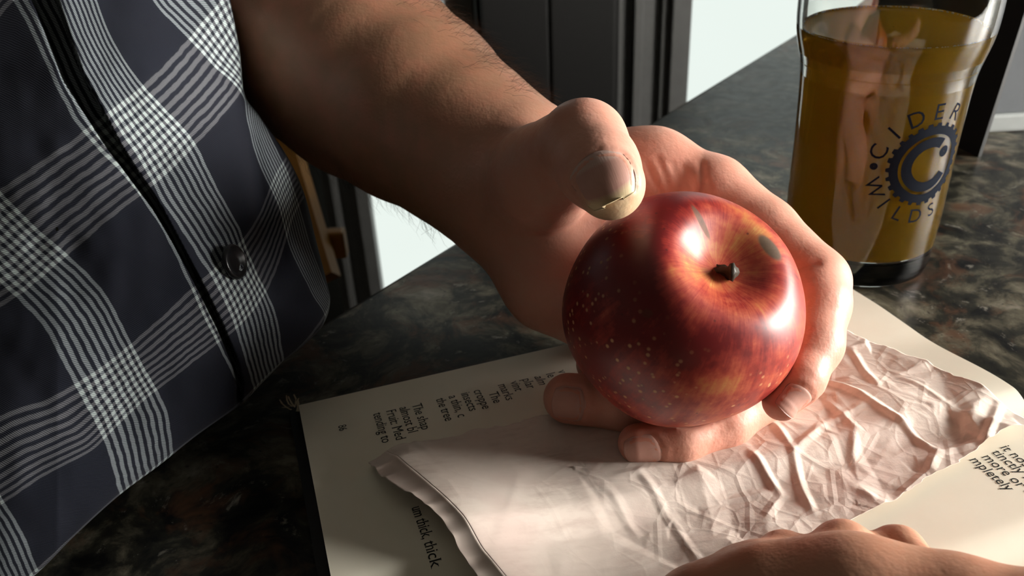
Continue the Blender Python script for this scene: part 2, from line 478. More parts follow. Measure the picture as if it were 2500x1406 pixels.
# ------------------------------------------------------------------ open book
BA = Pz(728, 985, .006); BX = np.array([.95673, .29097, 0]); BY = np.array([.29097, -.95673, 0])
PW, PH = .162, .2505
def page_z(X, Y):
    z = .0052 + .0012*sm(0, .03, Y)
    z = z + .0052*sm(.050, .098, Y) - .0046*sm(.098, .110, Y)
    z = z - .004*sm(.146, .162, Y)
    return z + .0006*np.sin(X*30+1)*sm(0, .05, Y)
def page_pt(X, Y, dz=0.0):
    X = np.asarray(X, float); Y = np.asarray(Y, float)
    q = BA + X[..., None]*BX + Y[..., None]*BY
    q[..., 2] = page_z(X, Y) + dz
    return q
def px2page(x, y, z=.008):
    p = Pz(x, y, z) - BA; return p@BX, p@BY

def text_verts(s, size, shear=0.0, serif=False):
    c = bpy.data.curves.new('t', 'FONT'); c.body = s; c.size = size; c.shear = shear
    c.resolution_u = 3; c.offset = 0.0
    o = bpy.data.objects.new('t', c); COL.objects.link(o)
    dg = bpy.context.evaluated_depsgraph_get(); ev = o.evaluated_get(dg); me = ev.to_mesh()
    v = np.array([w.co[:] for w in me.vertices]).reshape(-1, 3); f = [list(p.vertices) for p in me.polygons]
    if serif:
        cnt = {}
        for p in f:
            for i in range(len(p)):
                k = (min(p[i], p[i-1]), max(p[i], p[i-1])); cnt[k] = cnt.get(k, 0)+1
        fl = np.array([w.co[:] for w in me.vertices]); extra = []
        for (i, j), n_ in cnt.items():
            if n_ != 1: continue
            d = np.abs(fl[i]-fl[j])
            if d[1] < .006*size and .045*size < d[0] < .16*size:
                extra.append(((fl[i][0]+fl[j][0])/2, fl[i][1], d[0], [p for p in f if i in p and j in p][0]))
        vv = fl.tolist()
        for cx, y, w_, p in extra:
            inside = -1 if np.mean([fl[q][1] for q in p]) < y else 1
            h = .026*size*inside; hw = w_*.5+.058*size; b = len(vv)
            vv += [[cx-hw, y, 0], [cx+hw, y, 0], [cx+w_*.5, y+h*1.5, 0], [cx-w_*.5, y+h*1.5, 0]]
            f.append([b, b+1, b+2, b+3] if inside > 0 else [b+3, b+2, b+1, b])
        v = np.array(vv)
    ev.to_mesh_clear(); bpy.data.objects.remove(o); bpy.data.curves.remove(c)
    return v, f

def build_book():
    bk = empty('open_book', tuple(BA*[1, 1, 0]))
    tag(bk, 'open hardback book with cream printed pages lying on the granite countertop', 'book')
    # cover boards
    def slab(name, X0, X1, Y0, Y1, z0, z1, mat):
        c = [BA+X*BX+Y*BY for X, Y in ((X0, Y0), (X1, Y0), (X1, Y1), (X0, Y1))]
        v = [[p[0], p[1], z0] for p in c]+[[p[0], p[1], z1] for p in c]
        f = [[0, 1, 2, 3], [7, 6, 5, 4], [4, 5, 1, 0], [5, 6, 2, 1], [6, 7, 3, 2], [7, 4, 0, 3]]
        return mesh(name, v, f, mat, bk, False)
    slab('cover', -.004, PH+.003, -.0035, .160, .0, .0028, M['cover'])
    slab('spine', -.004, PH+.003, .1602, .1640, .0, .0020, M['cover'])
    slab('cover', -.004, PH+.003, .1642, .3275, .0, .0028, M['cover'])
    # page blocks: stacked sheet edges with a curved top
    def block(name, off, mirror):
        nX, nY = 60, 90
        X, Y = np.meshgrid(np.linspace(0, PH, nX), np.linspace(0, PW, nY), indexing='ij')
        top = page_pt(X, Y, -.0004)
        if mirror:
            top = BA + X[..., None]*BX + (2*PW-Y)[..., None]*BY; top[..., 2] = page_z(X, Y)-.0004
        bot = top.copy(); bot[..., 2] = .0028
        v = np.concatenate([top.reshape(-1, 3), bot.reshape(-1, 3)])
        f = grid_faces(nX, nY).tolist(); N = nX*nY
        idx = np.arange(N).reshape(nX, nY)
        ring = list(idx[0, :])+list(idx[1:, -1])+list(idx[-1, -2::-1])+list(idx[-2:0:-1, 0])
        for i in range(len(ring)):
            a, b = int(ring[i]), int(ring[(i+1) % len(ring)]); f.append([a, b, b+N, a+N])
        return mesh(name, v, f, M['pages'], bk, True)
    block('page_block', 0, False); block('page_block', 0, True)
    # top leaves, each a thin sheet
    def leaf(mirror, dz, shr=0.0):
        nX, nY = 70, 140
        X, Y = np.meshgrid(np.linspace(shr, PH-shr*.6, nX), np.linspace(shr, PW, nY), indexing='ij')
        v = page_pt(X, Y, dz)
        if mirror:
            v = BA + X[..., None]*BX + (2*PW-Y)[..., None]*BY; v[..., 2] = page_z(X, Y)+dz
        f = grid_faces(nX, nY)
        if not mirror: f = f[:, ::-1]
        return mesh('page', v.reshape(-1, 3), f, M['page'], bk)
    leaf(False, 0.0); leaf(True, 0.0)
    # worn corner threads of the binding
    # printed lines: (text, X of baseline, Y of line start, size, shear)
    LS = .00508
    S = .0055
    L = [('86', .0127, .0203, .0044, 0)]
    rows = ['tending to', 'Fruit: Med', 'almost bl', 'The shap', None, 'the tree', 'a thin, c', 'insects', 'croppe', ' The', 'marks', 'vint', 'plar', 'alm', 'le', 'v']
    x = .0264
    for r in rows:
        if r is None: x += .0044; continue
        L.append((r.strip(), x, .0178 + (.0040 if r[0] == ' ' else 0), S, .25 if r in ('alm',) else 0)); x += LS
    for r, qx, qy in (('it nose,', 2447, 1090), ('tinctly fre', 2426, 1102), ('more or less', 2402, 1113), ('mpletely', 2372, 1120)):
        zz = .012
        for _ in range(12):
            xx, yy = px2page(qx, qy, zz); zz = float(page_z(np.float64(xx), np.float64(yy)))
        L.append((r, xx-.0012, yy, S, 0))
    L.append(('um thick, thick', .0288, .0760, .0053, 0)); L.append(('n var', .0322, .0555, .0056, 0)); L.append(('ically', .0400, .0905, .0056, 0))
    for s, xb, y0, size, sh in L:
        v, f = text_verts(s, size, sh, sh == 0)
        w = page_pt(xb+v[:, 1], y0+v[:, 0]*.86, .00012)
        mesh('text_line', w, f, M['ink'], bk, False)
    # frayed corner of the cover cloth
    rng = random.Random(3)
    bm = bmesh.new()
    for k in range(7):
        p = BA + BX*rng.uniform(-.004, .0) + BY*rng.uniform(-.004, .001); p[2] = .0028
        d = np.array([rng.uniform(-1, .2), rng.uniform(-.4, 1), rng.uniform(.1, .9)]); d /= np.linalg.norm(d)
        for j in range(3):
            q = p + d*.0018 + np.array([rng.uniform(-1, 1), rng.uniform(-1, 1), rng.uniform(-.8, .5)])*.0008
            s = np.array([.0003, .0002, 0])
            a = [bm.verts.new(p-s), bm.verts.new(p+s), bm.verts.new(q+s*.7), bm.verts.new(q-s*.7)]; bm.faces.new(a)
            p = q
    bm_obj('frayed_corner', bm, M['pages'], bk)
    return bk

# ------------------------------------------------------------------ crumpled sheet of paper on the book
def build_sheet():
    # outline corners in page coordinates; u from the folded edge to the right, v from the far edge towards the viewer
    TL = np.array(px2page(940, 1085, .012)); TR = np.array(px2page(2062, 790, .012))
    RB = np.array(px2page(2512, 1024, .012)); 
    BL = np.array([TL[0]+.030, TL[1]+.112]); BR = np.array(px2page(2030, 1294, .012))
    nU, nV = 420, 340
    u = np.linspace(0, 1, nU)[:, None]; v = np.linspace(0, 1, nV)[None, :]
    # right side is a bent edge TR -> RB -> BR
    vb = .42
    def edge_right(v):
        a = TR + (RB-TR)*np.clip(v/vb, 0, 1)[..., None]
        b = (BR-RB)*np.clip((v-vb)/(1-vb), 0, 1)[..., None]
        return a+b
    rng = np.random.default_rng(11)
    Lp = TL + (BL-TL)*v[..., None]
    Rp = edge_right(v) + (vnoise(v*26, v*0+3)*.0035 + vnoise(v*60, v*0+9)*.0016)[..., None]*np.array([1, .3])
    q = Lp*(1-u[..., None]) + Rp*u[..., None]
    # torn, uneven far edge
    far = (vnoise(u*30, u*0+1)*.003+vnoise(u*90, u*0+5)*.0012)*(1-v)**6
    q[..., 1] += far + .003*np.sin(u*3.1)*(1-v)
    X, Y = q[..., 0], q[..., 1]
    # faceted crumple: piecewise linear over random triangulations
    from mathutils.geometry import delaunay_2d_cdt
    def facets(n, amp, seed):
        r = np.random.default_rng(seed)
        pts = r.random((n, 2))*[.30, .20]+[-.02, -.02]; hts = r.random(n)*amp
        pv, _, tri, _, _, _ = delaunay_2d_cdt([Vector(p) for p in pts.tolist()], [], [], 0, 1e-6)
        pv = np.array([p[:] for p in pv]); out = np.full(X.shape, amp/2)
        for t in tri:
            a, b, c = pv[list(t)]; T = np.array([b-a, c-a]).T
            det = T[0, 0]*T[1, 1]-T[0, 1]*T[1, 0]
            if abs(det) < 1e-12: continue
            dx = X-a[0]; dy = Y-a[1]
            l1 = (T[1, 1]*dx-T[0, 1]*dy)/det; l2 = (-T[1, 0]*dx+T[0, 0]*dy)/det
            ins = (l1 >= -1e-6) & (l2 >= -1e-6) & (l1+l2 <= 1+1e-6)
            out[ins] = (hts[t[0]]*(1-l1-l2)+hts[t[1]]*l1+hts[t[2]]*l2)[ins]
        return out
    crum = sm(.16, .55, u)*.95 + .05 + 0*v
    h = facets(110, .0034, 1)*crum + facets(330, .0019, 2)*(.18+.82*crum) + facets(1300, .0007, 3)*(.12+.88*crum)
    # long ridges seen in the photo
    ridges = [((2010, 925), (2130, 1000), .0030), ((2130, 1000), (2290, 1095), .0034), ((2020, 990), (2090, 1060), .0026), ((2090, 1060), (2080, 1110), .002),
              ((1885, 1040), (1935, 1110), .0022), ((1935, 1110), (2005, 1050), .0024), ((1935, 1110), (1960, 1185), .0024), ((1960, 1185), (1985, 1235), .0026),
              ((1830, 1110), (1910, 1195), .0028), ((1910, 1195), (1870, 1250), .0016), ((2290, 1095), (2400, 1075), .0024), ((2290, 1095), (2270, 1140), .002),
              ((2270, 1140), (2190, 1205), .0018), ((2165, 1200), (2160, 1225), .0022), ((2090, 1185), (2160, 1220), .0018), ((2440, 990), (2400, 1085), .003),
              ((2015, 1045), (2110, 1000), .0016), ((1560, 1160), (1640, 1260), .0009), ((1640, 1260), (1720, 1380), .0010), ((1500, 1170), (1600, 1150), .0009),
              ((1480, 1200), (1560, 1300), .0006), ((1740, 1210), (1880, 1190), .0014), ((2200, 930), (2330, 1010), .0014), ((2080, 850), (2140, 960), .0022)]
    for a, b, amp in ridges:
        a = np.array(px2page(*a, .012)); b = np.array(px2page(*b, .012))
        d = b-a; L = np.linalg.norm(d); d /= L
        s = (X-a[0])*d[0]+(Y-a[1])*d[1]; t = np.abs((X-a[0])*d[1]-(Y-a[1])*d[0])
        h = np.maximum(h, 0) + amp*.42*np.clip(1-t/.0022, 0, 1)*sm(-.004, .006, s)*sm(L+.004, L-.006, s)
    rise = .0075*np.exp(-((u*.2)/.030)**1.4)*(.55+.45*sm(0, .5, v))*sm(-.02, .10, v)+.0018*np.exp(-(u*.2/.03))
    h = h + rise + .0011
    h = h*sm(-.02, .02, .02+0*v) 
    z = page_z(X, Y)+h
    pos = BA+X[..., None]*BX+Y[..., None]*BY; pos[..., 2] = z
    # folded-over strip along the left edge: continues past u=0, curling up and back over
    sh = mesh('crumpled_paper', pos.reshape(-1, 3), grid_faces(nU, nV)[:, ::-1], M['sheet'])
    vattr(sh, 'sheet', np.stack([X, Y, 0*X], -1).reshape(-1, 3))
    fattr(sh, 'crumple', np.broadcast_to(.15+.85*crum, X.shape).ravel())
    tag(sh, 'crumpled thin paper sheet with a folded edge lying on the open book', 'paper')
    nS = 14
    s = np.linspace(0, 1, nS)[None, :]
    e = pos[0]; nx = pos[11]-pos[0]; nx[..., 2] = 0; nx /= np.linalg.norm(nx, axis=-1, keepdims=True)
    tt = np.linspace(0, 1, nV)
    w = (.0070 + .0018*np.sin(tt*9) + .001*vnoise(tt*40, tt*0+2) - .001*tt)
    w = w*(1-.25*sm(.0, .05, tt)*0)
    ang = s*np.pi*.62
    # roll starts going outwards (left) and upwards then folds back a little
    out = -np.sin(ang)*.0026; upz = (1-np.cos(ang))*.0020
    flat = (s**1.6)*w[:, None]*.55
    strip = e[:, None, :] + nx[:, None, :]*(out - (1-s)*0 + flat*.0 - s*w[:, None]*.75)[..., None]
    strip[..., 2] = e[:, None, 2] + upz - s*.0035*(1+.5*np.sin(tt*14)[:, None]*.3) + (vnoise(tt*34, tt*0+8)*.0012)[:, None]*s
    strip[..., 2] = np.maximum(strip[..., 2], .0085)
    fo = mesh('folded_edge', strip.reshape(-1, 3), grid_faces(nV, nS), M['sheet'], sh)
    vattr(fo, 'sheet', np.stack([strip[..., 0]*.2, strip[..., 1]*.2, 0*strip[..., 0]], -1).reshape(-1, 3))
    fattr(fo, 'crumple', np.full(strip.shape[:2], .3).ravel())
    for o in (sh, fo):
        md = o.modifiers.new('thickness', 'SOLIDIFY'); md.thickness = .00016; md.offset = 0
    return sh

# ------------------------------------------------------------------ apple
AC = P(1662, 757, .285); AR = .0384
AX = RT*.27 + UP*.50; AX = AX - FW*math.sqrt(1-AX@AX); AX /= np.linalg.norm(AX)
A1 = np.cross(AX, UP); A1 /= np.linalg.norm(A1); A2 = np.cross(AX, A1)
def apple_r(t):
    # t: polar angle from the stem axis, 0..pi -> (radius across, height along axis), both / AR
    rho = np.sin(t)**.74*(1+.012*np.cos(t))
    zz = .93*np.cos(t)
    zz = zz - .25*np.exp(-(t/.27)**2) - .16*np.exp(-((np.pi-t)/.35)**2)
    return rho, zz
def build_apple():
    nT, nP = 260, 360
    t = np.linspace(0.004, np.pi-.004, nT)[:, None]; ph = np.linspace(0, 2*np.pi, nP, endpoint=False)[None, :]
    rho, zz = apple_r(t)
    lob = 1+.018*np.cos(5*ph+.4)*np.sin(t)*np.exp(-((t-2.2)/.9)**2)+.012*np.cos(2*ph+1)*np.sin(t)+.01*np.cos(3*ph)*np.exp(-((t-.8)/.5)**2)
    # little furrow running out of the stem hollow
    r = rho*lob
    zz = zz + 0*ph - .010*np.exp(-((t-.55)/.35)**2)*np.cos(4*ph+2)
    v = AC + AR*(A1*(r*np.cos(ph))[..., None] + A2*(r*np.sin(ph))[..., None] + AX*zz[..., None])
    o = empty('x'); bpy.data.objects.remove(o)
    a = mesh('apple', v.reshape(-1, 3), grid_faces(nT, nP, wrap_m=True), M['apple'])
    vattr(a, 'polar', np.stack([np.cos(ph)+0*t, np.sin(ph)+0*t, t/np.pi*3+0*ph], -1).reshape(-1, 3))
    # pixel positions only to lay the blemishes where they sit on the skin
    q = v-CAM; d = q@FW; px = 1250+FPX*(q@RT)/d; py = 703-FPX*(q@UP)/d
    def near(x, y, d3):                                # 3-D distance from the skin point seen there
        k = np.argmin(((px-x)**2+(py-y)**2)*1.0 + 1e6*(d > .29)); return v.reshape(-1, 3)[k]
    side = ((v-AC)@RT)/AR
    upd = ((v-AC)@UP)/AR
    yel = -.10 + .34*sm(.55, 1.0, side)*sm(-.85, -.1, upd) + .42*np.exp(-(t/.36)**2) + .22*sm(.3, .95, upd)*sm(-.1, .5, side)
    yel = yel + .22*sm(-.25, -.95, upd) + .20*sm(.10, -.6, upd)*sm(-.7, .2, side)*.6
    fattr(a, 'yellow', (yel+.12).ravel())
    dots = .7*sm(.6, 1.3, t)+0*ph
    fattr(a, 'dots', dots.ravel())
    scab = np.zeros(px.shape)
    def spot(x, y, lx, ly, ang):
        p = near(x, y, 0); e = v-p
        ca, sa = math.cos(ang), math.sin(ang)
        i = e@RT; j = e@UP; f = -(e@FW)
        al = i*ca+j*sa; ac = -i*sa+j*ca
        rr = np.sqrt((al/lx)**2+(ac/ly)**2+(f/.006)**2)
        return sm(1.15, .8, rr)
    scab = np.maximum(scab, spot(1880, 604, .0050, .0022, math.radians(-55))*.95)
    scab = np.maximum(scab, spot(1712, 540, .0062, .0010, math.radians(-62))*.75)
    scab = np.maximum(scab, spot(1580, 765, .0016, .0013, 0)*.30)
    fattr(a, 'scab', np.clip(scab, 0, 1).ravel())
    a['label'] = 'red apple with pale freckles and a brown scar held in the hand'; a['category'] = 'apple'
    # stem: short crooked woody stub
    base = AC + AX*AR*.655
    dirn = AX*.70 + RT*.42 - UP*.42; dirn /= np.linalg.norm(dirn)
    n, m = 16, 14; V = []
    s1 = np.cross(dirn, UP); s1 /= np.linalg.norm(s1); s2 = np.cross(dirn, s1)
    for i in range(n):
        f = i/(n-1); c = base + dirn*(-.003+.0095*f) + RT*.0012*math.sin(f*3)
        rad = .0020+.0009*sm(.55, 1, f)-.0004*f
        rad = rad*(1 if i < n-1 else .05)
        for k in range(m):
            a_ = 2*math.pi*k/m
            rr = rad*(1+.28*math.sin(3*a_+f*5)+.18*math.sin(7*a_+f*17))
            V.append(c+s1*rr*math.cos(a_)+s2*rr*math.sin(a_))
    mesh('stem', V, grid_faces(n, m, wrap_m=True), M['stem'], a)
    return a
def apple_sdf(p):
    q = p-AC; al = q@AX; r = np.linalg.norm(q-al[..., None]*AX, axis=-1)
    # ellipsoid-like body: meridian approximated by |.|^2.3 super-ellipse
    k = (np.abs(r/(AR*1.005))**2.45+np.abs(al/(AR*.88))**2.45)**(1/2.45)
    return (k-1)*AR*.92

# ------------------------------------------------------------------ signed-distance bodies
def cone(p, a, b, ra, rb):
    ba = b-a; h = np.clip((p-a)@ba/(ba@ba), 0, 1)
    return np.linalg.norm(p-a-h[..., None]*ba, axis=-1)-(ra+(rb-ra)*h)
def smin(a, b, k):
    h = np.clip(.5+.5*(b-a)/k, 0, 1); return b+(a-b)*h-k*h*(1-h)
def surface_nets(fn, lo, hi, vox):
    lo = np.array(lo); n = np.ceil((np.array(hi)-lo)/vox).astype(int)
    B = 8; nb = (n+B-1)//B; n = nb*B+1
    D = np.empty(tuple(n), np.float32)
    bc = np.stack(np.meshgrid(*[np.arange(k) for k in nb], indexing='ij'), -1).reshape(-1, 3)
    cen = lo+(bc*B+B/2)*vox
    dc = fn(cen)
    D.fill(1)
    act = np.abs(dc) < B*vox*1.05+.002
    for (i, j, k), dv, a in zip(bc, dc, act):
        if not a and dv < 0: D[i*B:i*B+B+1, j*B:j*B+B+1, k*B:k*B+B+1] = -1
    off = np.stack(np.meshgrid(*[np.arange(B+1)]*3, indexing='ij'), -1)
    ab = bc[act]
    for s in range(0, len(ab), 60):
        c = ab[s:s+60]
        pts = lo+(c[:, None, None, None, :]*B+off)*vox
        val = fn(pts.reshape(-1, 3)).reshape(pts.shape[:-1])
        for q, (i, j, k) in enumerate(c): D[i*B:i*B+B+1, j*B:j*B+B+1, k*B:k*B+B+1] = val[q]
    S = D < 0
    c8 = [S[x:S.shape[0]-1+x, y:S.shape[1]-1+y, z:S.shape[2]-1+z] for x in (0, 1) for y in (0, 1) for z in (0, 1)]
    cnt = sum(c.astype(np.int8) for c in c8)
    cells = np.argwhere((cnt > 0) & (cnt < 8))
    idx = -np.ones(cnt.shape, np.int64); idx[tuple(cells.T)] = np.arange(len(cells))
    acc = np.zeros((len(cells), 3)); num = np.zeros(len(cells))
    for ax in range(3):
        o1, o2 = [a for a in range(3) if a != ax]
        for x in (0, 1):
            for y in (0, 1):
                a = np.zeros(3, int); a[o1] = x; a[o2] = y; b = a.copy(); b[ax] = 1
                da = D[tuple((cells+a).T)]; db = D[tuple((cells+b).T)]
                m = (da < 0) != (db < 0)
                t = np.where(m, da/np.where(m, da-db, 1), 0)
                acc[m] += (a+(b-a)*t[:, None])[m]; num[m] += 1
    V = lo+(cells+acc/num[:, None])*vox
    F = []
    for ax in range(3):
        o1, o2 = (ax+1) % 3, (ax+2) % 3
        A = np.swapaxes(S, 0, ax)
        sl = [slice(None)]*3; sh = [slice(None)]*3; sl[ax] = slice(0, -1); sh[ax] = slice(1, None)
        e = np.argwhere(S[tuple(sl)] != S[tuple(sh)])
        e = e[(e[:, o1] > 0) & (e[:, o2] > 0) & (e[:, o1] < S.shape[o1]-1) & (e[:, o2] < S.shape[o2]-1)]
        d1 = np.zeros(3, int); d1[o1] = 1; d2 = np.zeros(3, int); d2[o2] = 1
        q = np.stack([idx[tuple((e-d1-d2).T)], idx[tuple((e-d2).T)], idx[tuple(e.T)], idx[tuple((e-d1).T)]], -1)
        ins = S[tuple(e.T)]
        q[~ins] = q[~ins][:, ::-1]
        F.append(q)
    F = np.concatenate(F); F = F[(F >= 0).all(1)]
    return V, F
def chain(js):
    """joints (px, py, depth, radius in px) -> list of 3-D points and radii"""
    return [(P(x, y, d), r*d/FPX) for x, y, d, r in js]
def zchain(js):
    out = []
    for x, y, z, r in js:
        p = Pz(x, y, z); d = (p-CAM)@FW; out.append((p, r*d/FPX))
    return out
def chain_sdf(p, c, k):
    d = None
    for (a, ra), (b, rb) in zip(c[:-1], c[1:]):
        e = cone(p, a, b, ra, rb); d = e if d is None else smin(d, e, k)
    return d
def grad(fn, p, e=.0004):
    g = np.stack([fn(p+np.eye(3)[k]*e)-fn(p-np.eye(3)[k]*e) for k in range(3)], -1)
    return g/np.maximum(np.linalg.norm(g, axis=-1, keepdims=True), 1e-9)
def trace(fn, o, d, n=60):
    t = np.zeros(o.shape[:-1])
    for _ in range(n): t = t+fn(o+d*t[..., None])*.8
    return o+d*t[..., None]

# left arm and hand of the man
FOREARM = chain([(400, -150, .47, 268), (700, 45, .425, 262), (900, 190, .40, 247), (1012, 265, .385, 230), (1130, 350, .37, 205), (1235, 428, .357, 187)])
PALM = [chain([(1235, 428, .357, 185), (1375, 560, .350, 165), (1560, 600, .352, 130)]),
        chain([(1260, 470, .355, 150), (1368, 668, .348, 148), (1470, 740, .356, 110)]),
        chain([(1300, 430, .345, 130), (1590, 432, .338, 104)]),
        chain([(1470, 740, .356, 110), (1590, 660, .356, 110), (1640, 540, .350, 105), (1590, 432, .338, 104)])]
THUMB = chain([(1262, 470, .345, 140), (1330, 430, .312, 128), (1425, 350, .276, 104), (1462, 412, .266, 99), (1490, 452, .2605, 86)])
INDEX = chain([(1590, 432, .338, 104), (1735, 480, .329, 100), (1860, 570, .318, 88), (1983, 690, .304, 88), (1990, 740, .297, 82), (1982, 838, .288, 73), (1950, 920, .281, 62), (1906, 982, .2775, 45)])
MIDDLE = chain([(1640, 540, .350, 105), (1800, 690, .342, 90)]) + zchain([(1895, 850, .0235, 76), (1860, 960, .0190, 70), (1770, 1030, .0170, 64), (1660, 1070, .0168, 60), (1556, 1082, .0165, 48)])
RING = chain([(1590, 660, .356, 110)]) + zchain([(1700, 800, .026, 85), (1740, 905, .0175, 70), (1640, 980, .0162, 64), (1520, 985, .0166, 66), (1388, 972, .0172, 62)])
PINKY = chain([(1470, 740, .356, 105)]) + zchain([(1540, 800, .023, 70), (1600, 870, .018, 56), (1520, 905, .018, 50), (1450, 890, .020, 44)])

def seg_d(p, a, b):
    ba = b-a; h = np.clip((p-a)@ba/(ba@ba), 0, 1); return np.linalg.norm(p-a-h[..., None]*ba, axis=-1)
CREASES = []       # (a, b, width, depth)
def hand_sdf(p, detail=True):
    d = chain_sdf(p, FOREARM, .006)
    pal = None
    for c in PALM:
        e = chain_sdf(p, c, .004); pal = e if pal is None else smin(pal, e, .012)
    d = smin(d, pal, .012)
    th = chain_sdf(p, THUMB, .003); d = smin(d, th, .008)
    ix = chain_sdf(p, INDEX, .003); d = smin(d, ix, .005)
    fing = None
    for c in (MIDDLE, RING, PINKY):
        e = chain_sdf(p, c, .003); fing = e if fing is None else smin(fing, e, .0015)
    d = smin(d, fing, .0025)
    if detail:
        for a, b, w, dep in CREASES:
            s = seg_d(p, a, b); d = d+dep*np.exp(-(s/w)**2)
        for c, ol in NAILFOLDS:
            k = np.linalg.norm(p-c, axis=-1) < .018
            if k.any():
                q = p[k]; e = np.full(len(q), 1.0)
                for a, b in zip(ol[:-1], ol[1:]): e = np.minimum(e, seg_d(q, a, b))
                d = d.copy(); d[k] = d[k] + .00055*np.exp(-(e/.0006)**2) - .00035*np.exp(-((e-.0016)/.0011)**2)
    ap = apple_sdf(p)
    # flesh yields where it presses the fruit
    return np.maximum(d, -(ap-.0000))
def on_hand(px, py):
    o = CAM+ray(px, py)*.16; dr = ray(px, py); dr = dr/np.linalg.norm(dr, axis=-1, keepdims=True)
    return trace(lambda q: hand_sdf(q, False), o, dr, 90)

NAILFOLDS = []
def make_nail(name, fn, px, py, ax_px, length, width, parent, label=None, free=1.0, lift=.0002):
    c = on_hand(np.array([float(px)]), np.array([float(py)])) if fn is None else None
    f = lambda q: hand_sdf(q, False)
    n = grad(f, c)[0]; c = c[0]
    t = RT*ax_px[0] - UP*ax_px[1]; t = t-n*(t@n); t /= np.linalg.norm(t); w = np.cross(n, t)
    nu, nv = 28, 22
    u = np.linspace(0, 1, nu)[:, None]; v = np.linspace(-1, 1, nv)[None, :]
    # rounded root, gently rounded tip
    du = (u-.5)*length
    root = .16*length*v**2*np.clip(1-u*2.2, 0, 1); tip = -.10*length*v**2*np.clip(u*2.2-1.2, 0, 1)
    ww = width/2*(1-.20*np.clip(.28-u, 0, 1)**2*6)*(1-.10*np.clip(u-.75, 0, 1)*2)
    rr = width*.53; al = v*1.12*(ww/(width/2))
    dr = n*np.cos(al)[..., None] + w*np.sin(al)[..., None]
    q = c - n*rr + t*(du+root+tip)[..., None] + dr*(rr+.004)
    s = trace(f, q, -dr, 60)
    far = np.linalg.norm(s-q, axis=-1, keepdims=True) > .0075
    s = np.where(far, q-dr*.0045, s)
    edge = np.clip(1-np.abs(v)**8, 0, 1)*np.clip(u/.08, 0, 1)
    s = s + dr*((lift+.00015)*edge-.00015 + .00045*sm(.78, 1, u)*edge)[..., None]
    ol = np.concatenate([s[::-3, 0], s[0, 3::3], s[3::3, -1]])
    NAILFOLDS.append((c, ol))
    V = np.concatenate([s.reshape(-1, 3), (s-n*.0006).reshape(-1, 3)])
    F = grid_faces(nu, nv).tolist(); N = nu*nv; idx = np.arange(N).reshape(nu, nv)
    ring = list(idx[0, :])+list(idx[1:, -1])+list(idx[-1, -2::-1])+list(idx[-2:0:-1, 0])
    for i in range(len(ring)):
        a, b = int(ring[i]), int(ring[(i+1) % len(ring)]); F.append([b, a, a+N, b+N])
    o = mesh(name, V, F, M['nail'], parent)
    uvw = np.stack([u+0*v, v+0*u, 0*u+0*v+free], -1).reshape(-1, 3)
    vattr(o, 'nailuv', np.concatenate([uvw, uvw]))
    if label: o['label'] = label
    return o

